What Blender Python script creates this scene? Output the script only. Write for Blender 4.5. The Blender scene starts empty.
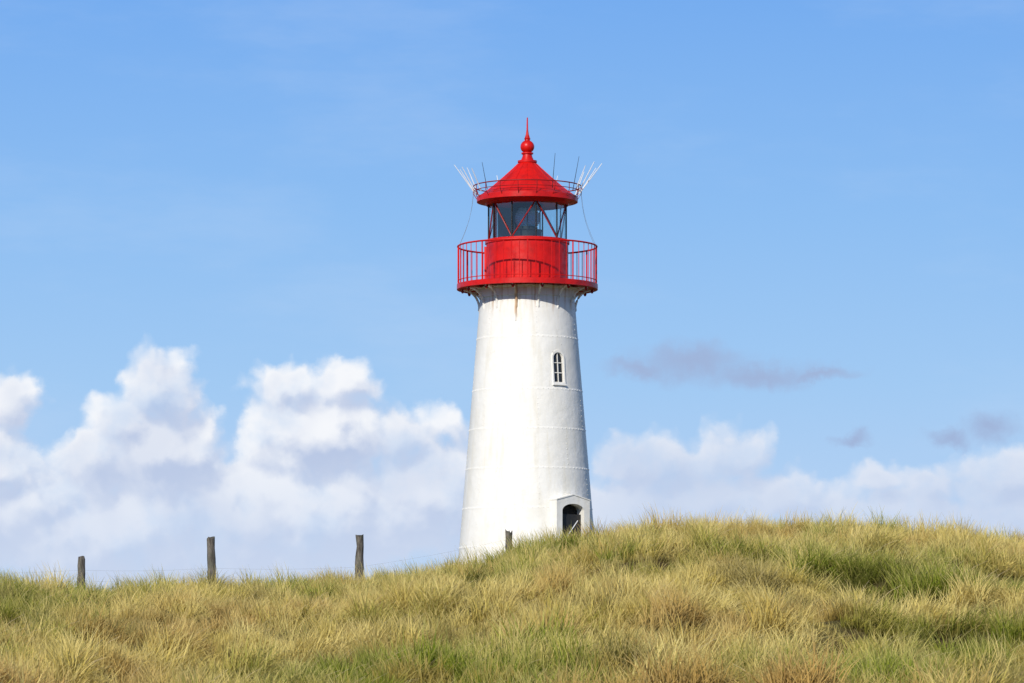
import bpy, math, random
import numpy as np
from mathutils import Vector, Matrix
random.seed(4); rng=np.random.default_rng(11)
scene=bpy.context.scene
CZ=1.7; PX=34.12
# ------------------------------------------------------------------ helpers
def link(o,parent=None):
    scene.collection.objects.link(o)
    if parent: o.parent=parent
    return o
class MB:
    def __init__(s): s.v=[]; s.f=[]
    def tube(s,pts,r,n=8,cap=True):
        pts=[Vector(p) for p in pts]; rs=r if isinstance(r,(list,tuple)) else [r]*len(pts)
        base=len(s.v)
        for i,p in enumerate(pts):
            if i==0: d=pts[1]-p
            elif i==len(pts)-1: d=p-pts[i-1]
            else: d=pts[i+1]-pts[i-1]
            d.normalize()
            a=Vector((0,0,1)) if abs(d.z)<.9 else Vector((1,0,0))
            u=d.cross(a).normalized(); w=d.cross(u)
            for k in range(n):
                t=2*math.pi*k/n
                s.v.append(p+(u*math.cos(t)+w*math.sin(t))*rs[i])
        for i in range(len(pts)-1):
            for k in range(n):
                a=base+i*n+k; b=base+i*n+(k+1)%n
                s.f.append((a,b,b+n,a+n))
        if cap:
            s.f.append(tuple(base+k for k in range(n))[::-1])
            s.f.append(tuple(base+(len(pts)-1)*n+k for k in range(n)))
    def ring(s,R,z,r,n=96,m=8):
        base=len(s.v)
        for i in range(n):
            a=2*math.pi*i/n
            for k in range(m):
                t=2*math.pi*k/m
                rr=R+r*math.cos(t)
                s.v.append(Vector((rr*math.sin(a),-rr*math.cos(a),z+r*math.sin(t))))
        for i in range(n):
            for k in range(m):
                s.f.append((base+i*m+k,base+((i+1)%n)*m+k,base+((i+1)%n)*m+(k+1)%m,base+i*m+(k+1)%m))
    def lathe(s,prof,n=96,a0=0,a1=2*math.pi):
        full=abs(a1-a0-2*math.pi)<1e-6
        cols=n if full else n+1
        base=len(s.v); m=len(prof)
        for i in range(cols):
            a=a0+(a1-a0)*i/n
            for (r,z) in prof: s.v.append(Vector((r*math.sin(a),-r*math.cos(a),z)))
        for i in range(n):
            j=(i+1)%cols
            for k in range(m-1):
                s.f.append((base+i*m+k,base+j*m+k,base+j*m+k+1,base+i*m+k+1))
    def box(s,M,x0,x1,y0,y1,z0,z1):
        b=len(s.v)
        for p in [(x0,y0,z0),(x1,y0,z0),(x1,y1,z0),(x0,y1,z0),(x0,y0,z1),(x1,y0,z1),(x1,y1,z1),(x0,y1,z1)]:
            s.v.append(M@Vector(p))
        for f in [(0,3,2,1),(4,5,6,7),(0,1,5,4),(1,2,6,5),(2,3,7,6),(3,0,4,7)]:
            s.f.append(tuple(b+i for i in f))
    def loopext(s,M,outer,inner,z0,z1):
        b=len(s.v); n=len(outer)
        for z in (z0,z1):
            for L in (outer,inner):
                for p in L: s.v.append(M@Vector((p[0],p[1],z)))
        O0,I0,O1,I1=b,b+n,b+2*n,b+3*n
        for i in range(n):
            j=(i+1)%n
            s.f.append((O1+i,O1+j,I1+j,I1+i)); s.f.append((O0+j,O0+i,I0+i,I0+j))
            s.f.append((O0+i,O0+j,O1+j,O1+i)); s.f.append((I0+j,I0+i,I1+i,I1+j))
    def build(s,name,mat,parent=None,smooth=True,ang=35,mods=None):
        me=bpy.data.meshes.new(name); me.from_pydata([tuple(v) for v in s.v],[],s.f); me.update()
        if smooth:
            me.polygons.foreach_set('use_smooth',[True]*len(me.polygons))
            me.set_sharp_from_angle(angle=math.radians(ang))
        me.materials.append(mat)
        return link(bpy.data.objects.new(name,me),parent)
def newmat(name):
    m=bpy.data.materials.new(name); m.use_nodes=True; nt=m.node_tree
    return m,nt,nt.nodes['Principled BSDF']
def nd(nt,t,**kw):
    n=nt.nodes.new(t)
    for k,v in kw.items(): setattr(n,k,v)
    return n
def setin(nt,n,i,v):
    if v is None: return
    if isinstance(v,bpy.types.NodeSocket): nt.links.new(v,n.inputs[i])
    else: n.inputs[i].default_value=v
def M_(nt,op,a,b=None,c=None,clamp=False):
    n=nd(nt,'ShaderNodeMath',operation=op); n.use_clamp=clamp
    setin(nt,n,0,a); setin(nt,n,1,b); setin(nt,n,2,c); return n.outputs[0]
def V_(nt,op,a,b=None):
    n=nd(nt,'ShaderNodeVectorMath',operation=op); setin(nt,n,0,a)
    if op=='SCALE': setin(nt,n,3,b)
    else: setin(nt,n,1,b)
    return n.outputs['Value'] if op in('LENGTH','DOT_PRODUCT','DISTANCE') else n.outputs[0]
def MIX(nt,f,a,b,mode='MIX'):
    n=nd(nt,'ShaderNodeMix',data_type='RGBA',blend_type=mode); n.clamp_factor=True
    setin(nt,n,0,f)
    for i,v in((6,a),(7,b)):
        if isinstance(v,tuple) and len(v)==3: v=(*v,1)
        setin(nt,n,i,v)
    return n.outputs[2]
def SS(nt,x,a,b,lo=0.,hi=1.):
    n=nd(nt,'ShaderNodeMapRange',interpolation_type='SMOOTHSTEP'); setin(nt,n,0,x)
    setin(nt,n,1,a);setin(nt,n,2,b);setin(nt,n,3,lo);setin(nt,n,4,hi); return n.outputs[0]
def NOISE(nt,vec,scale,detail=4,rough=.5,col=False,dim='3D'):
    n=nd(nt,'ShaderNodeTexNoise',noise_dimensions=dim); setin(nt,n,'Vector',vec)
    n.inputs['Scale'].default_value=scale; n.inputs['Detail'].default_value=detail; n.inputs['Roughness'].default_value=rough
    return n.outputs['Color' if col else 'Fac']
def BUMP(nt,bsdf,h,dist,strength=1):
    b=nd(nt,'ShaderNodeBump'); b.inputs['Distance'].default_value=dist; b.inputs['Strength'].default_value=strength
    nt.links.new(h,b.inputs['Height']); nt.links.new(b.outputs[0],bsdf.inputs['Normal'])

# ------------------------------------------------------------------ materials
def mat_white():
    m,nt,b=newmat('white_tower_paint')
    tc=nd(nt,'ShaderNodeTexCoord').outputs['Object']
    st=V_(nt,'MULTIPLY',tc,(2.2,2.2,.22))
    s=NOISE(nt,st,2.0,5,.6); d=NOISE(nt,tc,.9,5,.6); fine=NOISE(nt,tc,9,4,.6)
    c=MIX(nt,SS(nt,s,.46,.74,0,.75),(.82,.80,.75),(.73,.685,.58))
    c=MIX(nt,SS(nt,d,.46,.75,0,.6),c,(.74,.71,.63))
    c=MIX(nt,SS(nt,fine,.64,.78,0,.35),c,(.55,.45,.31))
    sep=nd(nt,'ShaderNodeSeparateXYZ'); nt.links.new(tc,sep.inputs[0])
    gr=M_(nt,'MULTIPLY',SS(nt,sep.outputs[2],6.9,8.3),SS(nt,NOISE(nt,V_(nt,'MULTIPLY',tc,(5,5,.3)),1.6,4,.6),.5,.72))
    c=MIX(nt,M_(nt,'MULTIPLY',gr,.6),c,(.50,.40,.24))
    x=M_(nt,'ADD',sep.outputs[0],M_(nt,'MULTIPLY',M_(nt,'SUBTRACT',NOISE(nt,tc,3,2),.5),.08))
    for x0,w,zl,st_ in((.33,.06,7.1,.8),(-.22,.04,7.4,.5),(-.75,.045,7.3,.5),(1.0,.04,7.3,.5),(.72,.03,7.55,.4),(-1.1,.035,7.4,.4)):
        sx=SS(nt,M_(nt,'ABSOLUTE',M_(nt,'ADD',x,x0)),w*.25,w,1.,0.)
        sz=M_(nt,'MULTIPLY',SS(nt,sep.outputs[2],zl,zl+.5),SS(nt,sep.outputs[1],-.6,-.4,1.,0.))
        c=MIX(nt,M_(nt,'MULTIPLY',M_(nt,'MULTIPLY',sx,sz),st_),c,(.45,.24,.08))
    nt.links.new(c,b.inputs['Base Color']); b.inputs['Roughness'].default_value=.5
    b.inputs['Specular IOR Level'].default_value=.3
    BUMP(nt,b,NOISE(nt,tc,3.0,3,.5),.03,.7)
    return m
def mat_paint(name,col,dark,rough=.35,bump=.004):
    m,nt,b=newmat(name); tc=nd(nt,'ShaderNodeTexCoord').outputs['Object']
    c=MIX(nt,SS(nt,NOISE(nt,tc,2.5,5,.65),.42,.75),col,dark)
    c=MIX(nt,SS(nt,NOISE(nt,V_(nt,'MULTIPLY',tc,(3,3,.5)),2.0,4,.6),.5,.72,0,.5),c,dark)
    nt.links.new(c,b.inputs['Base Color'])
    r=SS(nt,NOISE(nt,tc,6,4),.3,.7,rough-.06,rough+.14); nt.links.new(r,b.inputs['Roughness'])
    b.inputs['Specular IOR Level'].default_value=.3
    BUMP(nt,b,NOISE(nt,tc,5,4),bump,.7); return m
WHITE=mat_white()
RED=mat_paint('red_paint',(.62,.008,.005),(.38,.006,.006),.36,.010)
DKRED=mat_paint('dark_red_paint',(.30,.010,.010),(.16,.010,.010),.45)
BLACK=mat_paint('dark_steel',(.02,.022,.024),(.035,.03,.028),.5)
GREYW=mat_paint('grey_white_metal',(.72,.73,.74),(.55,.56,.57),.4)
DOORM=mat_paint('dark_door_interior',(.012,.011,.010),(.025,.02,.016),.7)
def mat_glass():
    m=bpy.data.materials.new('lantern_glass'); m.use_nodes=True; nt=m.node_tree; nt.nodes.clear()
    o=nd(nt,'ShaderNodeOutputMaterial'); t=nd(nt,'ShaderNodeBsdfTransparent'); t.inputs[0].default_value=(.80,.91,.93,1)
    g=nd(nt,'ShaderNodeBsdfGlossy'); g.inputs['Roughness'].default_value=.03
    f=nd(nt,'ShaderNodeLayerWeight'); f.inputs[0].default_value=.25
    mx=nd(nt,'ShaderNodeMixShader'); fac=M_(nt,'MULTIPLY_ADD',f.outputs['Facing'],.35,.09); nt.links.new(fac,mx.inputs[0]); nt.links.new(t.outputs[0],mx.inputs[1]); nt.links.new(g.outputs[0],mx.inputs[2])
    nt.links.new(mx.outputs[0],o.inputs[0]); return m
GLASS=mat_glass()
m,nt,b=newmat('lens_glass'); b.inputs['Base Color'].default_value=(.38,.62,.76,1); b.inputs['Roughness'].default_value=.12; LENS=m
m,nt,b=newmat('window_pane'); b.inputs['Base Color'].default_value=(.012,.015,.018,1); b.inputs['Roughness'].default_value=.25; PANE=m
m,nt,b=newmat('weathered_wood'); tc=nd(nt,'ShaderNodeTexCoord').outputs['Object']
g=NOISE(nt,V_(nt,'MULTIPLY',tc,(14,14,1.6)),2.2,6,.7)
c=MIX(nt,SS(nt,g,.35,.65),(.045,.038,.030),(.20,.175,.145)); c=MIX(nt,SS(nt,NOISE(nt,tc,5,4),.5,.65,0,.7),c,(.10,.10,.07))
nt.links.new(c,b.inputs['Base Color']); b.inputs['Roughness'].default_value=.9; BUMP(nt,b,g,.02); WOOD=m
m,nt,b=newmat('galvanised_wire'); b.inputs['Base Color'].default_value=(.25,.25,.25,1); b.inputs['Metallic'].default_value=.6; b.inputs['Roughness'].default_value=.6; WIRE=m

# ------------------------------------------------------------------ terrain
tab=rng.random((256,256))
def vn(x,y,s=0):
    x=np.asarray(x,float)+s*17.3+1000; y=np.asarray(y,float)+s*31.7+1000
    xi=np.floor(x).astype(int); yi=np.floor(y).astype(int); fx=x-xi; fy=y-yi
    fx=fx*fx*(3-2*fx); fy=fy*fy*(3-2*fy)
    g=lambda a,b: tab[a%256,b%256]
    return (g(xi,yi)*(1-fx)+g(xi+1,yi)*fx)*(1-fy)+(g(xi,yi+1)*(1-fx)+g(xi+1,yi+1)*fx)*fy
def fbm(x,y,s=0,o=3):
    t=0;a=1;w=0
    for i in range(o): t=t+a*vn(x*2**i,y*2**i,s+i*5); w+=a; a*=.5
    return t/w
CX=[-1500,-300,0,100,200,300,380,420,455,500,550,600,650,700,760,820,880,950,1024,1200,1500,2500]
CY=[600,583,580,579,578,575,573,568,560,547,535,525,520,517,516,513,519,526,531,540,560,600]
HOL=[(-6.2,61,1.1,1.3),(-5.3,65,.7,1.0),(-.95,53,1.1,1.2),(3.1,50.5,1.0,1.0),(8.0,54,1.0,1.4),(-8.9,62,.9,1.6),(.7,60,.8,1.3),(-4.2,66,.5,.8),(9.4,59,.9,1.2),(5.5,57,1.0,1.0),(-1.8,58,.7,1.1),(6.6,50.5,.7,.9),(2.4,66,.9,1.2),(-3.6,48.5,.6,.8),(7.2,66,.9,1.2)]
def sst(t): t=np.clip(t,0,1); return t*t*(3-2*t)
def ground(x,y):
    x=np.asarray(x,float); y=np.asarray(y,float)
    cg=(640-np.interp(512+x*42.65,CX,CY))/42.65-.55
    cg=cg+.20*(fbm(x*.7+9,y*0+3,3)-.5)
    low=-1.75+.75*sst((y-8)/34)
    t=np.clip((y-42)/38,0,1); S=t*(1.22-.22*t)
    z=low+(cg-low)*S
    pl=cg-.15
    gl=np.exp(-((x-.45)**2+(y-100)**2)/60.); pl=pl*(1-gl)+1.92*gl
    z=z+(pl-z)*sst((y-81)/9)
    z=z+(-2.2-z)*sst((y-112)/90)
    und=.75*(fbm(x*.30,y*.24,1)-.5)+.60*(fbm(x*.95,y*.7,2)-.5)
    fade=1-.80*sst((y-68)/11); fade=np.where(y>95,.2,fade)
    z=z+und*fade
    z=z+ 6*(fbm(x*.01,y*.01,8)-.6)*sst((np.abs(x)-40)/300)*sst((y-150)/200)
    for hx,hy,rx,ry in HOL: z=z-.30*np.exp(-(((x-hx)/rx)**2+((y-hy)/ry)**2))
    return z+CZ
def axis(f0,f1,step,ends):
    a=list(np.arange(f0,f1+1e-6,step)); lo,hi=ends; s=step; v=f0; L=[]
    while v>lo: s*=1.22; v-=s; L.append(v)
    s=step; v=f1; H=[]
    while v<hi: s*=1.22; v+=s; H.append(v)
    return np.array(L[::-1]+a+H)
xs=axis(-26,26,.25,(-6000,6000)); ys=axis(36,112,.25,(-3000,9000))
GX,GY=np.meshgrid(xs,ys); GZ=ground(GX,GY)
nx=len(xs); ny=len(ys)
V=np.stack([GX,GY,GZ],-1).reshape(-1,3)
idx=np.arange(nx*ny).reshape(ny,nx)
F=np.stack([idx[:-1,:-1],idx[:-1,1:],idx[1:,1:],idx[1:,:-1]],-1).reshape(-1,4)
me=bpy.data.meshes.new('dune_ground'); me.from_pydata(V.tolist(),[],F.tolist()); me.update()
me.polygons.foreach_set('use_smooth',[True]*len(me.polygons))
m,nt,b=newmat('dune_soil'); pos=nd(nt,'ShaderNodeNewGeometry').outputs['Position']
c=MIX(nt,SS(nt,NOISE(nt,pos,.6,6,.6),.4,.62),(.085,.060,.026),(.15,.13,.04))
c=MIX(nt,SS(nt,NOISE(nt,pos,6,5,.7),.45,.65,0,.6),c,(.04,.03,.018))
nt.links.new(c,b.inputs['Base Color']); b.inputs['Roughness'].default_value=1; b.inputs['Specular IOR Level'].default_value=.1
BUMP(nt,b,NOISE(nt,pos,12,5,.7),.08)
me.materials.append(m); link(bpy.data.objects.new('dune_ground',me))

# ------------------------------------------------------------------ grass
def grass_mat():
    m=bpy.data.materials.new('marram_grass'); m.use_nodes=True; nt=m.node_tree; nt.nodes.clear()
    o=nd(nt,'ShaderNodeOutputMaterial')
    at=nd(nt,'ShaderNodeAttribute',attribute_name='bl'); sep=nd(nt,'ShaderNodeSeparateColor'); nt.links.new(at.outputs['Color'],sep.inputs[0])
    br,t,kind=sep.outputs[0],sep.outputs[1],sep.outputs[2]
    cl=nd(nt,'ShaderNodeAttribute',attribute_name='clump',attribute_type='INSTANCER'); cs=nd(nt,'ShaderNodeSeparateXYZ'); nt.links.new(cl.outputs['Vector'],cs.inputs[0])
    cr,dead,dark=cs.outputs[0],cs.outputs[1],cs.outputs[2]
    oi=nd(nt,'ShaderNodeObjectInfo').outputs['Random']
    f=M_(nt,'MULTIPLY_ADD',M_(nt,'SUBTRACT',cr,.5),1.9,.12)
    f=M_(nt,'ADD',f,M_(nt,'MULTIPLY',M_(nt,'SUBTRACT',oi,.5),.4))
    f=M_(nt,'ADD',f,M_(nt,'MULTIPLY',br,.75),clamp=True)
    g=MIX(nt,br,(.135,.195,.016),(.29,.32,.035))
    s=MIX(nt,oi,(.60,.47,.115),(.76,.62,.24))
    c=MIX(nt,f,g,s)
    c=MIX(nt,M_(nt,'MULTIPLY',dead,.75),c,(.46,.27,.09))
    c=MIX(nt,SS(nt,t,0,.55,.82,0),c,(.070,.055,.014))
    c=MIX(nt,SS(nt,t,.6,1,0,.42),c,(.78,.64,.28))
    c=MIX(nt,kind,c,(.70,.56,.32))
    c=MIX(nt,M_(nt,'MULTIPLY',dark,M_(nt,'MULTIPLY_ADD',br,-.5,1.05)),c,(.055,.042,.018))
    d=nd(nt,'ShaderNodeBsdfDiffuse'); nt.links.new(c,d.inputs[0])
    tr=nd(nt,'ShaderNodeBsdfTranslucent'); nt.links.new(c,tr.inputs[0])
    a=nd(nt,'ShaderNodeMixShader'); a.inputs[0].default_value=.20; nt.links.new(d.outputs[0],a.inputs[1]); nt.links.new(tr.outputs[0],a.inputs[2])
    nt.links.new(a.outputs[0],o.inputs[0]); return m
GM=grass_mat()
def tuft(name,nb,hmin,hmax,spread,stalks,lean,bd=1.):
    segs=5
    n=nb+stalks
    L=rng.uniform(hmin,hmax,n); kind=np.zeros(n); kind[nb:]=1; L[nb:]=rng.uniform(hmax*.9,hmax*1.15,stalks)
    ra=rng.uniform(0,2*math.pi,n); rr=spread*np.sqrt(rng.random(n))
    bx=rr*np.cos(ra); by=rr*np.sin(ra)
    az=rng.uniform(0,2*math.pi,n)
    dx=np.cos(az)*.8+lean; dy=np.sin(az)*.8; nn=np.hypot(dx,dy)+1e-6
    th0=rng.uniform(.05,.55,n)*np.clip(nn,.3,1.3); bend=rng.uniform(.6,2.3,n)*np.clip(nn,.4,1.3)*bd
    bend[nb:]*=.4
    dx/=nn; dy/=nn
    w=rng.uniform(.005,.0095,n); w[nb:]=.004
    fa=rng.uniform(0,math.pi,n)
    br=rng.random(n)
    P=np.zeros((n,segs+1,3)); P[:,0,0]=bx;P[:,0,1]=by;P[:,0,2]=-.05
    for k in range(segs):
        u=(k+.5)/segs; th=th0+bend*u**1.4
        st=L/segs
        P[:,k+1,0]=P[:,k,0]+dx*np.sin(th)*st; P[:,k+1,1]=P[:,k,1]+dy*np.sin(th)*st; P[:,k+1,2]=P[:,k,2]+np.cos(th)*st
    verts=[];faces=[];cols=[]
    for i in range(n):
        sx,sy=math.cos(fa[i]),math.sin(fa[i])
        b0=len(verts)
        for k in range(segs+1):
            u=k/segs
            ww=w[i]*(1-u**2*.9)
            if kind[i]: ww=.002 if u<.75 else .006*(1-abs(u-.88)*4)
            ww=max(ww,.0008)
            p=P[i,k]
            verts.append((p[0]-sx*ww,p[1]-sy*ww,p[2])); verts.append((p[0]+sx*ww,p[1]+sy*ww,p[2]))
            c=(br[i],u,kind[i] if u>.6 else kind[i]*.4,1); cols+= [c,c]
        for k in range(segs):
            a=b0+2*k; faces.append((a,a+1,a+3,a+2))
    me=bpy.data.meshes.new(name); me.from_pydata(verts,[],faces); me.update()
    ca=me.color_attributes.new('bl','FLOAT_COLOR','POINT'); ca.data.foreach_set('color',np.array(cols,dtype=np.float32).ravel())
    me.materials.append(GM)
    me.polygons.foreach_set('use_smooth',[True]*len(me.polygons))
    return bpy.data.objects.new(name,me)
col=bpy.data.collections.new('grass_tufts')
specs=[(65,.40,.72,.16,0,.55),(58,.35,.62,.20,0,.8),(70,.45,.80,.15,1,.5),(50,.28,.50,.24,0,.7),(62,.38,.68,.18,0,.7),(48,.18,.36,.28,0,.5,1.3),(65,.42,.75,.16,0,1.0)]
for i,s in enumerate(specs): col.objects.link(tuft('tuft_%d'%i,*s))
N0=88000
Y=40+(110-40)*rng.random(N0)
Xw=Y*.15*1.25+2.5
X=(rng.random(N0)*2-1)*27
keep=np.abs(X)<Xw
keep&=((X-.45)**2+(Y-100)**2>2.2**2)
X=X[keep];Y=Y[keep]; n=len(X)
def cells(X,Y,cs,seed):
    best=np.full(len(X),1e9); cid=np.zeros(len(X),int); vx=np.zeros(len(X)); vy=np.zeros(len(X))
    ix=np.floor(X/cs).astype(int); iy=np.floor(Y/cs).astype(int)
    for a in(-1,0,1):
        for b in(-1,0,1):
            jx=(ix+a+seed*7)%256; jy=(iy+b+seed*13)%256
            cx=(ix+a+.5+(tab[jx,jy]-.5)*.9)*cs; cy=(iy+b+.5+(tab[jy,jx]-.5)*.9)*cs
            d=np.hypot(X-cx,Y-cy); m_=d<best
            best=np.where(m_,d,best); cid=np.where(m_,jx*256+jy,cid); vx=np.where(m_,X-cx,vx); vy=np.where(m_,Y-cy,vy)
    return best/cs,cid,vx/cs,vy/cs
wx=X+.5*(fbm(X*1.3,Y*1.1,51)-.5); wy=Y+.7*(fbm(X*1.1,Y*1.2,52)-.5)
d1,cid,vx,vy=cells(wx,wy,1.15,1)
crand=tab[(cid*37)%256,(cid*91//256)%256]; crand2=tab[(cid*53+7)%256,(cid*29//64)%256]; crand3=tab[(cid*17+3)%256,(cid*11//16+9)%256]
core=np.clip(1-d1*1.25,0,1)
patch=fbm(X*.22,Y*.17,61)
dens=.24+1.3*core+.25*(fbm(X*.8,Y*.7,14)-.5)
hol=np.zeros(n)
for hx,hy,rx,ry in HOL: hol=np.maximum(hol,np.exp(-(((X-hx)/rx)**2+((Y-hy)/ry)**2)*1.2))
dens=dens*(1-.6*hol)
k=rng.random(n)<dens
k&=(Y<66)|(rng.random(n)<np.where(Y<84,.8,.4))
X,Y,d1,vx,vy,crand,crand2,crand3,core,patch,hol=[q[k] for q in(X,Y,d1,vx,vy,crand,crand2,crand3,core,patch,hol)]
n=len(X); print('tufts',n)
Z=ground(X,Y)
scl=(.46+.55*core)*(.62+.78*crand2)+.28*(fbm(X*.35,Y*.3,21)-.4)+rng.uniform(-.1,.14,n)
scl=np.clip(scl,.3,1.4)*(1-.4*hol)
scl=np.where(Y>84,scl*.8,scl)
wind=(fbm(X*.16,Y*.12,31)-.5)*3.4+(crand3-.5)*1.8
rot=np.stack([np.clip(-vy*.5,-.35,.35)+rng.uniform(-.14,.14,n),np.clip(vx*.6,-.45,.45)+rng.uniform(-.08,.18,n),np.zeros(n)],-1)
rot[:,2]=wind+rng.uniform(-.5,.5,n)
idx=rng.integers(0,len(specs),n)
idx=np.where((crand2<.28)|(core<.12)|(hol>.35),rng.choice([3,5],n),idx)
dead=np.clip((fbm(X*.25,Y*.2,71)-.50)*5,0,.85)*(crand3>.35)+(crand3>.9)*.7
dead=np.clip(dead,0,1)
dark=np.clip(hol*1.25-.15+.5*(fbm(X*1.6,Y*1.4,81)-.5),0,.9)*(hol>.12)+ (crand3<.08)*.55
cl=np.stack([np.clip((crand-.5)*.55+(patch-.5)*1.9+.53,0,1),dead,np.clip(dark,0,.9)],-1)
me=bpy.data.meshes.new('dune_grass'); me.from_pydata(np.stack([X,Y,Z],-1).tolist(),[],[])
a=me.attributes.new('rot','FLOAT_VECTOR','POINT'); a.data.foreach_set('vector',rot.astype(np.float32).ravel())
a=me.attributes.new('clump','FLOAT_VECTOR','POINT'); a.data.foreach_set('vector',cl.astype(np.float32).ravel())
a=me.attributes.new('scl','FLOAT','POINT'); a.data.foreach_set('value',scl.astype(np.float32))
a=me.attributes.new('idx','INT','POINT'); a.data.foreach_set('value',idx.astype(np.int32))
gob=link(bpy.data.objects.new('dune_grass',me))
ng=bpy.data.node_groups.new('scatter_grass','GeometryNodeTree')
ng.interface.new_socket('Geometry',in_out='INPUT',socket_type='NodeSocketGeometry'); ng.interface.new_socket('Geometry',in_out='OUTPUT',socket_type='NodeSocketGeometry')
gi=ng.nodes.new('NodeGroupInput'); go=ng.nodes.new('NodeGroupOutput')
ip=ng.nodes.new('GeometryNodeInstanceOnPoints'); ci=ng.nodes.new('GeometryNodeCollectionInfo')
ci.inputs['Collection'].default_value=col; ci.inputs['Separate Children'].default_value=True; ci.inputs['Reset Children'].default_value=True
def na(name,t):
    q=ng.nodes.new('GeometryNodeInputNamedAttribute'); q.data_type=t; q.inputs['Name'].default_value=name
    return [o for o in q.outputs if o.enabled and o.name=='Attribute'][0]
ng.links.new(gi.outputs[0],ip.inputs['Points']); ng.links.new(ci.outputs[0],ip.inputs['Instance'])
ip.inputs['Pick Instance'].default_value=True
ng.links.new(na('idx','INT'),ip.inputs['Instance Index']); ng.links.new(na('rot','FLOAT_VECTOR'),ip.inputs['Rotation']); ng.links.new(na('scl','FLOAT'),ip.inputs['Scale'])
ng.links.new(ip.outputs[0],go.inputs[0])
md=gob.modifiers.new('scatter','NODES'); md.node_group=ng

# ------------------------------------------------------------------ lighthouse
LH=bpy.data.objects.new('lighthouse',None); link(LH)
ZB=2.05
LH.location=((527.3-512)/PX,100,CZ+ZB)
def z(py): return (640-py)/PX-ZB
def R(px): return px/PX
ZT=z(285)
def rt(zz): # tower radius
    py=640-(zz+ZB)*PX
    return (46.5+(py-290)*.0835)/PX
def frameM(phi,zz,tilt=True,off=0.):
    n=Vector((math.sin(phi),-math.cos(phi),0)); t=Vector((math.cos(phi),math.sin(phi),0))
    up=Vector((0,0,1))
    if tilt:
        up=(Vector((0,0,1))-n*.0835).normalized(); nn=t.cross(up).normalized()
    else: nn=n
    p=Vector((math.sin(phi)*(rt(zz)+off),-math.cos(phi)*(rt(zz)+off),zz))
    Mx=Matrix.Identity(4)
    for i in range(3): Mx[i][0]=t[i]; Mx[i][1]=up[i]; Mx[i][2]=nn[i]; Mx[i][3]=p[i]
    return Mx
NS=240; dphi=2*math.pi/NS
PHW=math.radians(35); PHD=math.radians(39)
wz0,wz1=z(386.5),z(355.5); dz0,dz1=z(585),z(505)
zs=sorted(set([-.8]+list(np.linspace(0,ZT,24))+[wz0,wz1,dz1]))
mb=MB()
for i in range(NS):
    a=i*dphi
    for zz in zs: mb.v.append(Vector((rt(zz)*math.sin(a),-rt(zz)*math.cos(a),zz)))
def inr(a,c,h): return abs((a-c+math.pi)%(2*math.pi)-math.pi)<h
for i in range(NS):
    am=(i+.5)*dphi
    for k in range(len(zs)-1):
        zm=(zs[k]+zs[k+1])/2
        if inr(am,PHW,.17/1.56) and wz0<zm<wz1: continue
        if inr(am,PHD,.46/1.93) and zm<dz1: continue
        j=(i+1)%NS; m_=len(zs)
        mb.f.append((i*m_+k,j*m_+k,j*m_+k+1,i*m_+k+1))
mb.build('tower_shaft',WHITE,LH,ang=50)
mb=MB(); mb.lathe([(rt(-.5)-.28,-.5),(rt(ZT)-.28,ZT-.05)],64); mb.build('tower_inner_wall',DOORM,LH)
mb=MB(); rv=MB()
def rivet(phi,zz,off=.006,s=.017):
    Mx=frameM(phi,zz,True,off); b=len(rv.v)
    for (r_,h) in ((s,0),(s*.7,s*.7)):
        for k in range(6):
            t=2*math.pi*k/6; rv.v.append(Mx@Vector((r_*math.cos(t),r_*math.sin(t),h)))
    for k in range(6):
        j=(k+1)%6; rv.f.append((b+k,b+j,b+6+j,b+6+k))
    rv.f.append(tuple(b+6+k for k in range(6)))
seams=[z(p) for p in (548,509.5,470,431,392,340,304)]
def blocked(phi,zz): return (inr(phi,PHW,.24/1.5) and wz0-.1<zz<wz1+.1) or (inr(phi,PHD,.66/1.9) and zz<z(494))
for si,zz in enumerate(seams):
    prof=[(rt(zz-.04)-.002,zz-.04),(rt(zz-.04)+.0015,zz-.034),(rt(zz+.04)+.0015,zz+.034),(rt(zz+.04)-.002,zz+.04)]
    if zz<z(494): mb.lathe(prof,240,PHD+.40,PHD+2*math.pi-.40)
    else: mb.lathe(prof,240)
    cnt=int(2*math.pi*rt(zz)/.15)
    for i in range(cnt):
        ph=2*math.pi*i/cnt
        if not blocked(ph,zz): rivet(ph,zz,.001,.016)
zb=[-.2]+seams+[ZT]
for si in range(len(zb)-1):
    for q in range(6):
        ph=(q+.5*(si%2))*math.pi/3+.18
        za,zc=zb[si]+.06,zb[si+1]-.06
        if zc<=za: continue
        for k in range(int((zc-za)/.15)):
            zz=za+k*.15+.04
            if not blocked(ph,zz): rivet(ph,zz,.001,.015)
mb.build('plate_seams',WHITE,LH); rv.build('rivets',WHITE,LH)
mb=MB(); zz=z(293)
mb.lathe([(rt(z(300))+.001,z(300)),(rt(z(299))+.035,z(299)),(rt(z(297))+.035,z(297)),(rt(z(292))+.05,z(292)),(rt(z(290))+.12,z(289.6)),(1.2,z(289.5))],96); mb.build('tower_cornice',WHITE,LH)
def arch(w,h,rise,n=14,y0=0):
    L=[(-w,y0),(w,y0)]
    for k in range(n+1):
        t=math.pi*k/n; L.append((w*math.cos(t),h+rise*math.sin(t)))
    return L
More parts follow.
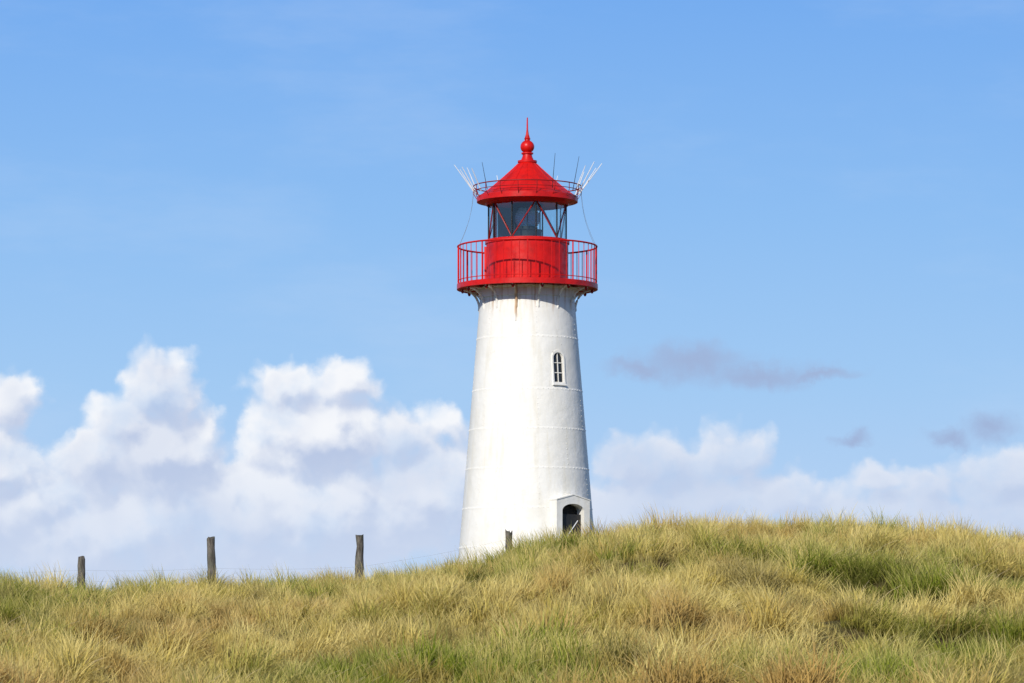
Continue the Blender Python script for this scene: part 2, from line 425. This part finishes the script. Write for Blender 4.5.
def window(phi,zc,w,hh):
    Mx=frameM(phi,zc,True); mb=MB()
    mb.loopext(Mx,arch(w+.045,hh-w+.02,w+.045,y0=-.045),arch(w-.0,hh-w,w),-.10,.016)
    mb.box(Mx,-w-.06,w+.06,-.085,-.047,-.05,.045)
    mb.build('window_frame',WHITE,LH,ang=30)
    mb=MB(); s=.012
    mb.loopext(Mx,arch(w+.0,hh-w,w),arch(w-.020,hh-w,w-.020,y0=.02),-.055,-.02)
    mb.box(Mx,-s,s,.0,hh,-.05,-.025)
    for f in(.33,.66): mb.box(Mx,-w,w,hh*f-s,hh*f+s,-.049,-.026)
    mb.build('window_muntins',WHITE,LH)
    mb=MB(); mb.box(Mx,-w-.03,w+.03,-.03,hh+.03,-.075,-.065); mb.build('window_glass',PANE,LH)
window(PHW,z(386),.175,.88)
window(PHW+math.pi,z(440),.165,.86)
Mx=frameM(PHD,z(570),False)
zd=z(570)
H=z(506)-zd; HW=.41
mb=MB()
n_=14
inner=arch(HW,H-.20,.20,n_,y0=-.5)
top=H+.25
out=[(-.62,-.5),(.62,-.5)]
for k in range(n_+1):
    u=1-2*k/n_
    out.append((.62*u,H+.11+(top-H-.11)*(1-abs(u))))
mb.loopext(Mx,out,inner,-.30,.05)
mb.build('door_surround',WHITE,LH,ang=30)
mb=MB()
for sgn in(-1,1):
    a=Vector((sgn*.635,H+.10,0)); b=Vector((0,top+.002,0))
    bb=len(mb.v)
    for zz in(-.3,.068):
        for p in(a,b,b+Vector((0,.03,0)),a+Vector((0,.03,0))): mb.v.append(Mx@Vector((p.x,p.y,zz)))
    for f in[(0,1,2,3),(4,7,6,5),(0,4,5,1),(1,5,6,2),(2,6,7,3),(3,7,4,0)]: mb.f.append(tuple(bb+i for i in f))
mb.build('door_coping',WHITE,LH,smooth=False)
mb=MB(); mb.box(Mx,-HW-.02,HW+.02,-.3,H+.02,-.30,-.27); mb.build('door_opening',DOORM,LH,smooth=False)
mb=MB(); mb.box(Mx,-HW,HW,-.3,H-.30,-.14,-.10); mb.build('door_leaf',BLACK,LH,smooth=False)
mb=MB(); mb.tube([Mx@Vector((-.30,.72,-.085)),Mx@Vector((.28,1.40,-.085))],.014,6); mb.tube([Mx@Vector((-.33,.2,-.085)),Mx@Vector((-.33,1.5,-.085))],.010,6)
mb.build('door_brace',GREYW,LH)
mb=MB(); mb.box(Mx,-.7,.7,-.6,-.02,-.2,.75); mb.build('door_step',GREYW,LH,smooth=False)

# gallery deck
GR=R(70.5)
mb=MB()
mb.lathe([(1.1,z(287.5)),(GR-.10,z(287.5)),(GR-.09,z(290)),(GR,z(290)),(GR,z(285)),(GR-.05,z(284.6)),(1.0,z(284.6))],128)
mb.build('gallery_deck',RED,LH,ang=30)
mb=MB()
for i in range(14):
    a=2*math.pi*(i+.5)/14
    pts=[]
    r0=rt(z(302)); r1=GR-.20; z0=z(310); z1=z(289.4)
    d=Vector((math.sin(a),-math.cos(a),0))
    for k in range(11):
        t=k/10*math.pi/2
        rr=r0+.01+(r1-r0)*(1-math.cos(t)); zz=z0+(z1-z0-.03)*math.sin(t)
        pts.append(d*rr+Vector((0,0,zz)))
    mb.tube(pts,.034,8)
    mb.tube([d*(r0-.02)+Vector((0,0,z1-.022)),d*(GR-.12)+Vector((0,0,z1-.022))],.028,6)
    mb.tube([d*r0+Vector((0,0,z0-.08)),d*(r0+.02)+Vector((0,0,z0-.02)),d*(r0+.02)+Vector((0,0,z0+.05))],[.02,.035,.03],8)
mb.build('gallery_brackets',WHITE,LH)
mb=MB()
for i in range(14):
    a=2*math.pi*(i+.5)/14; d=Vector((math.sin(a),-math.cos(a),0))
    p=d*(GR-.17)+Vector((0,0,z(291.5))); mb.tube([p-Vector((0,0,.06)),p,p+Vector((0,0,.05))],[.025,.05,.04],8)
mb.build('bracket_ends',DKRED,LH)
mb=MB(); RR=GR-.03
zt=z(247)
NB=54
for i in range(NB):
    a=2*math.pi*i/NB; d=Vector((math.sin(a),-math.cos(a),0))
    big=i%6==0
    mb.tube([d*RR+Vector((0,0,z(286))),d*RR+Vector((0,0,zt))],.024 if big else .012,6)
mb.ring(RR,zt,.026); mb.ring(RR,z(281.5),.013,m=6)
mb.build('gallery_railing',RED,LH)
# drum
DR=R(41)
mb=MB()
mb.lathe([(DR+.03,z(285)),(DR+.03,z(281)),(DR,z(280.5)),(DR,z(245)),(DR+.035,z(244.5)),(DR+.035,z(241)),(DR-.08,z(240.5)),(.05,z(240.5))],96)
mb.build('lantern_drum',RED,LH,ang=30)
mb=MB()
for i in range(12):
    a=2*math.pi*i/12+.2; Mx=Matrix.Rotation(a,4,'Z')@Matrix.Translation((0,-DR,0))
    mb.box(Mx,-.03,.03,-.008,.01,z(280),z(245.5))
Mx=Matrix.Rotation(math.radians(-100),4,'Z')@Matrix.Translation((0,-DR,0)); mb.box(Mx,-.28,.28,-.03,.06,z(283),z(247))
mb.build('drum_ribs',RED,LH)
# lantern glazing
LR=R(39); NP=10
za,zc=z(241),z(204)
mb=MB(); db=MB()
P=[Vector((LR*math.sin(2*math.pi*(i+.35)/NP),-LR*math.cos(2*math.pi*(i+.35)/NP),0)) for i in range(NP)]
for i in range(NP):
    mb.tube([P[i]+Vector((0,0,za)),P[i]+Vector((0,0,zc))],.024,6)
    q=P[(i+1)%NP]
    a_,b_=(P[i],q) if i%2 else (q,P[i])
    db.tube([a_+Vector((0,0,za)),b_+Vector((0,0,zc))],.020,6)
mb.build('lantern_mullions',BLACK,LH); db.build('lantern_diagonals',DKRED,LH)
g=MB()
for i in range(NP):
    q=P[(i+1)%NP]; b=len(g.v); k=.985
    g.v+= [P[i]*k+Vector((0,0,za)),q*k+Vector((0,0,za)),q*k+Vector((0,0,zc)),P[i]*k+Vector((0,0,zc))]; g.f.append((b,b+1,b+2,b+3))
g.build('lantern_glass',GLASS,LH,smooth=False)
mb=MB(); mb.lathe([(LR*.90,za),(LR*.90,zc)],40,math.radians(184),math.radians(236)); mb.build('lantern_blind',BLACK,LH)
mb=MB(); mb.lathe([(LR*.90,za),(LR*.90,zc)],12,math.radians(240),math.radians(258)); mb.build('lantern_red_sector',RED,LH)
mb=MB()
lp=[(.05,z(240)),(.42,z(239)),(.42,z(231)),(.30,z(230)),(.30,z(227))]
mb.lathe(lp,32); mb.build('lamp_pedestal',BLACK,LH)
mb=MB(); prof=[]
for k in range(13):
    t=k/12; zz=z(229)+(z(209)-z(229))*t; r_=.26+.13*math.sin(math.pi*t)
    prof+= [(r_,zz),(r_-.03,zz+.035)]
mb.lathe(prof,32); mb.build('fresnel_lens',LENS,LH,ang=20)
mb=MB()
for i in range(6):
    a=2*math.pi*i/6; d=Vector((math.sin(a),-math.cos(a),0))*.43
    mb.tube([d+Vector((0,0,z(233))),d+Vector((0,0,z(206)))],.018,6)
mb.ring(.43,z(231),.02,32,6); mb.ring(.43,z(208),.02,32,6); mb.lathe([(.0,z(207)),(.46,z(207)),(.46,z(205))],32)
mb.build('lens_frame',BLACK,LH)
# roof
mb=MB()
mb.lathe([(.0,z(204.4)),(R(38),z(204.4)),(R(41),z(206)),(R(42),z(204)),(R(48),z(202.6)),(R(50.5),z(202.6)),(R(50.5),z(197.5)),(R(48.5),z(196.6)),(R(43),z(193)),(R(34),z(186)),(R(24),z(177.5)),(R(14),z(168.5)),(R(9),z(163.6)),(R(9.6),z(163)),(R(9.6),z(161)),(R(6.5),z(160.4)),(R(5),z(157)),(R(4.6),z(155)),(R(6),z(154.2)),(R(6),z(153))]
 +[(R(7)*math.cos(t),z(147)+R(6.6)*math.sin(t)) for t in np.linspace(-1.0,1.15,12)]
 +[(R(2.6),z(140)),(R(3.2),z(139)),(R(2.6),z(138)),(R(1.5),z(134.5)),(R(.9),z(130)),(R(.6),z(118)),(0,z(117.5))],96)
mb.build('lantern_roof',RED,LH,ang=28)
mb=MB()
def cone_r(py): return R(np.interp(py,[163.6,168.5,177.5,186,193,196.6],[9,14,24,34,43,48.5]))
for i in range(16):
    a=2*math.pi*i/16; d=Vector((math.sin(a),-math.cos(a),0))
    mb.tube([d*(cone_r(p)+.002)+Vector((0,0,z(p))) for p in(164.5,168.5,177.5,186,193,196)],.011,6)
mb.build('roof_ribs',RED,LH)
mb=MB(); 
for i in range(18):
    a=2*math.pi*(i+.5)/18; d=Vector((math.sin(a),-math.cos(a),0))
    mb.tube([d*R(50)+Vector((0,0,z(200))),d*R(54)+Vector((0,0,z(194))),d*R(54)+Vector((0,0,z(187)))],.012,6)
mb.ring(R(54),z(187),.017); mb.ring(R(53.5),z(192),.011,m=6)
mb.build('roof_railing',DKRED,LH)
mb=MB(); mk=MB()
for ph,tl,L in((-112,24,.95),(-99,32,.9),(-90,36,1.05),(-80,29,.85),(-62,26,.7),(66,24,.8),(78,28,1.0),(88,37,1.1),(98,33,.95),(113,22,.8),(-150,20,.8),(150,22,.8)):
    a=math.radians(ph); d=Vector((math.sin(a),-math.cos(a),0)); t=math.radians(tl)
    p=d*R(52)+Vector((0,0,z(194)))
    mb.tube([p,p+(d*math.sin(t)+Vector((0,0,math.cos(t))))*L],[.018,.010],6)
for ph,tl,L in((28,10,1.0),(-50,14,.8),(60,12,1.0)):
    a=math.radians(ph); d=Vector((math.sin(a),-math.cos(a),0)); t=math.radians(tl)
    p=d*R(52)+Vector((0,0,z(194)))
    mk.tube([p,p+(d*math.sin(t)+Vector((0,0,math.cos(t))))*L],[.012,.006],6)
mb.build('roof_antennas',GREYW,LH); mk.build('lightning_rods',BLACK,LH)
mb=MB()
for ph in(-95,-80,82,97):
    a=math.radians(ph); d=Vector((math.sin(a),-math.cos(a),0))
    pts=[]
    for k in range(9):
        t=k/8; rr=R(54)*(1-t)+(RR)*t - .10*math.sin(math.pi*t); pts.append(d*rr+Vector((0,0,z(190)*(1-t)+z(248)*t)))
    mb.tube(pts,.0035,5)
mb.build('stay_cables',WIRE,LH)
mb=MB(); Mx=frameM(math.radians(-14),z(298),True); mb.box(Mx,-.05,.05,-.02,.30,0,.09); mb.tube([Mx@Vector((0,-.02,.03)),Mx@Vector((.01,-.35,.02)),Mx@Vector((.01,-.8,.02))],.012,6)
mb.build('cable_box',WHITE,LH)

# ------------------------------------------------------------------ fence
FN=bpy.data.objects.new('wire_fence',None); link(FN)
FY=86
posts=[(-230,555,8),(-70,556,8),(81,557,7.5),(212,538,8.5),(359,536,8),(509,531,7.5)]
tops=[]
for i,(px,py,w) in enumerate(posts):
    s=FY/3412; x=(px-512)*s; zt=CZ+(640-py)*s; zg=float(ground(x,FY)); zt=max(zt,zg+.55)
    r=w*s/2; mb=MB(); lx,ly=random.uniform(-.04,.04),random.uniform(-.03,.03); L=zt-zg+.4
    pts=[];rs=[]
    for k in range(9):
        t=k/8; pts.append((lx*t+random.uniform(-.008,.008),ly*t+random.uniform(-.006,.006),-.4+L*t)); rs.append(r*(1.08-.14*t)*random.uniform(.93,1.07))
    mb.tube(pts,rs,12)
    for q in range(len(mb.v)-12,len(mb.v)): mb.v[q]=mb.v[q]+Vector((0,0,random.uniform(-.06,.05)))
    for q in range(len(mb.v)): mb.v[q]=mb.v[q]*1.0+Vector((random.uniform(-.008,.008),random.uniform(-.006,.006),0))
    o=mb.build('post_%d'%(i+1),WOOD,FN,ang=40); o.location=(x,FY,zg); tops.append((x,zg,zt))
mb=MB()
for i in range(len(tops)-1):
    for f in(.35,.62,.88):
        a=tops[i];b=tops[i+1]; pts=[]
        for k in range(9):
            t=k/8; za_=a[1]+min(a[2]-a[1],1.05)*f; zb_=b[1]+min(b[2]-b[1],1.05)*f
            pts.append((a[0]*(1-t)+b[0]*t,FY-.11,za_*(1-t)+zb_*t-.04*math.sin(math.pi*t)))
        mb.tube(pts,.0015,5)
mb.build('wires',WIRE,FN)

# ------------------------------------------------------------------ world
w=bpy.data.worlds.new('World'); scene.world=w; w.use_nodes=True; nt=w.node_tree; nt.nodes.clear()
EL=math.radians(31); AZ=math.radians(22)
sky=nd(nt,'ShaderNodeTexSky',sky_type='NISHITA'); sky.sun_disc=False; sky.sun_elevation=EL; sky.sun_rotation=math.radians(180)+AZ
tc=nd(nt,'ShaderNodeTexCoord').outputs['Generated']
sp=nd(nt,'ShaderNodeSeparateXYZ'); nt.links.new(tc,sp.inputs[0])
az=M_(nt,'ARCTAN2',sp.outputs[0],sp.outputs[1]); el=M_(nt,'ARCSINE',sp.outputs[2])
cb=nd(nt,'ShaderNodeCombineXYZ'); setin(nt,cb,0,M_(nt,'MULTIPLY',az,3412.)); setin(nt,cb,1,M_(nt,'MULTIPLY',el,3412.))
P0=cb.outputs[0]
blobs=[(12,402,30,38),(0,470,62,42),(160,386,42,40),(125,425,40,32),(95,460,56,36),(40,505,80,45),(165,460,70,56),(120,540,130,60),(195,450,36,40),
(285,390,42,28),(340,392,40,28),(310,440,76,56),(400,435,46,28),(435,430,36,20),(300,520,160,70),(440,500,90,60),
(600,520,90,45),(650,462,56,32),(720,454,50,30),(690,505,90,40),(790,494,60,30),(875,482,56,20),(925,488,44,18),(900,520,120,32),(1005,475,54,34),(1020,510,80,40),
(-120,470,90,60),(-60,520,120,60),(-300,500,140,70),(-460,520,160,70),(1160,480,90,45),(1260,520,150,60),(1420,500,130,70)]
def density(p,v1=11.,v2=5.):
    n=NOISE(nt,p,1/80.,6,.60,col=True,dim='2D')
    wv=V_(nt,'SCALE',V_(nt,'SUBTRACT',n,(.5,.5,.5)),40.)
    q=V_(nt,'MULTIPLY',V_(nt,'ADD',p,wv),(1,1,0))
    F=None
    for (bx,by,rx,ry) in blobs:
        d=V_(nt,'MULTIPLY',V_(nt,'SUBTRACT',q,(bx-512.,640.-by,0)),(1/rx,1/ry,0))
        f=M_(nt,'MULTIPLY_ADD',V_(nt,'LENGTH',d),-float(min(rx,ry)),float(min(rx,ry)))
        F=f if F is None else M_(nt,'SMOOTH_MAX',F,f,10.)
    for sc,am in((34.,v1),(14.,v2)):
        v=nd(nt,'ShaderNodeTexVoronoi',voronoi_dimensions='2D',feature='SMOOTH_F1'); setin(nt,v,'Vector',q); v.inputs['Scale'].default_value=1/sc; v.inputs['Smoothness'].default_value=.6
        F=M_(nt,'ADD',F,M_(nt,'MULTIPLY_ADD',v.outputs['Distance'],-am*1.6,am*.75))
    return F
F1=density(P0); F2=density(V_(nt,'ADD',P0,(-12.,18.,0)))
lit=SS(nt,M_(nt,'SUBTRACT',F1,F2),-16.,18.)
V=M_(nt,'MULTIPLY',el,3412.)
U=M_(nt,'MULTIPLY',az,3412.)
rp=nd(nt,'ShaderNodeValToRGB'); setin(nt,rp,0,M_(nt,'DIVIDE',V,1400.)); cr=rp.color_ramp
def lin(c): return tuple(((x/255+.055)/1.055)**2.4 for x in c)+(1,)
stops=[(0,(196,217,243)),(.08,(182,210,243)),(.18,(162,202,243)),(.30,(142,190,242)),(.45,(119,173,239)),(.7,(95,148,226)),(1,(80,130,212))]
cr.elements[0].position=0; cr.elements[0].color=lin(stops[0][1]); cr.elements[1].position=1; cr.elements[1].color=lin(stops[-1][1])
for p,c in stops[1:-1]: e=cr.elements.new(p); e.color=lin(c)
grad0=rp.outputs[0]
vl=NOISE(nt,V_(nt,'MULTIPLY',P0,(1/420.,1/120.,0)),1.0,6,.6,dim='2D')
grad=MIX(nt,SS(nt,vl,.45,.8,0,.16),grad0,lin((205,222,245)))
q=V_(nt,'ADD',P0,V_(nt,'SCALE',V_(nt,'SUBTRACT',NOISE(nt,P0,1/50.,5,.6,col=True,dim='2D'),(.5,.5,.5)),42.))
G=None
for (bx,by,rx,ry) in[(690,362,70,22),(760,375,80,16),(640,368,44,13),(815,377,44,9),(992,432,32,20),(945,440,28,11),(850,440,26,9)]:
    d=V_(nt,'MULTIPLY',V_(nt,'SUBTRACT',V_(nt,'MULTIPLY',q,(1,1,0)),(bx-512.,640.-by,0)),(1/rx,1/ry,0))
    f=M_(nt,'SUBTRACT',1.,V_(nt,'LENGTH',d)); G=f if G is None else M_(nt,'MAXIMUM',G,f)
grad=MIX(nt,SS(nt,G,-.25,1.0,0,.85),grad,lin((160,178,214)))
big=NOISE(nt,P0,1/130.,3,.5,dim='2D')
litm=M_(nt,'MULTIPLY',lit,SS(nt,big,.33,.60,.6,1.0))
right=SS(nt,U,20.,120.)
litm=M_(nt,'MULTIPLY',litm,M_(nt,'MULTIPLY_ADD',right,-.42,1.))
edge=SS(nt,F1,0.,30.,.22,0)
cc=MIX(nt,M_(nt,'ADD',litm,edge,clamp=True),lin((184,198,227)),lin((249,250,253)))
hz=SS(nt,V,60.,230.,.78,0.)
cc=MIX(nt,hz,cc,lin((204,217,240)))
al=SS(nt,F1,-4.,14.,0,.96)
al=M_(nt,'MULTIPLY',al,SS(nt,NOISE(nt,P0,1/70.,4,.6,dim='2D'),.25,.55,.72,1.))
al=M_(nt,'MULTIPLY',al,M_(nt,'MULTIPLY_ADD',right,-.10,1.))
cl=MIX(nt,al,grad,cc)
bgc=nd(nt,'ShaderNodeBackground'); nt.links.new(V_(nt,'SCALE',cl,10.),bgc.inputs[0]); bgc.inputs[1].default_value=.1
mixf=SS(nt,el,math.radians(18),math.radians(34),1.,0.)
fin=MIX(nt,mixf,sky.outputs[0],V_(nt,'SCALE',grad0,10.))
bg=nd(nt,'ShaderNodeBackground'); nt.links.new(fin,bg.inputs[0]); bg.inputs[1].default_value=.1
# the cloud bank only occupies a low band of the sky towards the sea (+Y)
band=M_(nt,'MULTIPLY',M_(nt,'MULTIPLY',M_(nt,'GREATER_THAN',V,0.),M_(nt,'LESS_THAN',V,720.)),M_(nt,'LESS_THAN',M_(nt,'ABSOLUTE',az),.55))
ms=nd(nt,'ShaderNodeMixShader'); nt.links.new(band,ms.inputs[0]); nt.links.new(bg.outputs[0],ms.inputs[1]); nt.links.new(bgc.outputs[0],ms.inputs[2])
o=nd(nt,'ShaderNodeOutputWorld'); nt.links.new(ms.outputs[0],o.inputs[0])
w.cycles.sampling_method='MANUAL'; w.cycles.sample_map_resolution=256
# sun
sd=bpy.data.lights.new('sun','SUN'); sd.energy=4.1; sd.angle=math.radians(.5); sd.color=(1,.955,.87)
so=link(bpy.data.objects.new('sun',sd))
dirs=Vector((-math.sin(AZ)*math.cos(EL),-math.cos(AZ)*math.cos(EL),math.sin(EL)))
so.rotation_euler=dirs.to_track_quat('Z','Y').to_euler(); so.location=(-30,-40,50)
# camera
cd=bpy.data.cameras.new('camera'); cd.lens=120; cd.sensor_width=36; cd.clip_end=20000; cd.clip_start=.5
cd.shift_y=298.5/1024
co=link(bpy.data.objects.new('camera',cd)); co.location=(0,0,CZ); co.rotation_euler=(math.radians(90),0,0)
scene.camera=co
scene.view_settings.view_transform='Standard'; scene.view_settings.look='None'; scene.view_settings.exposure=0
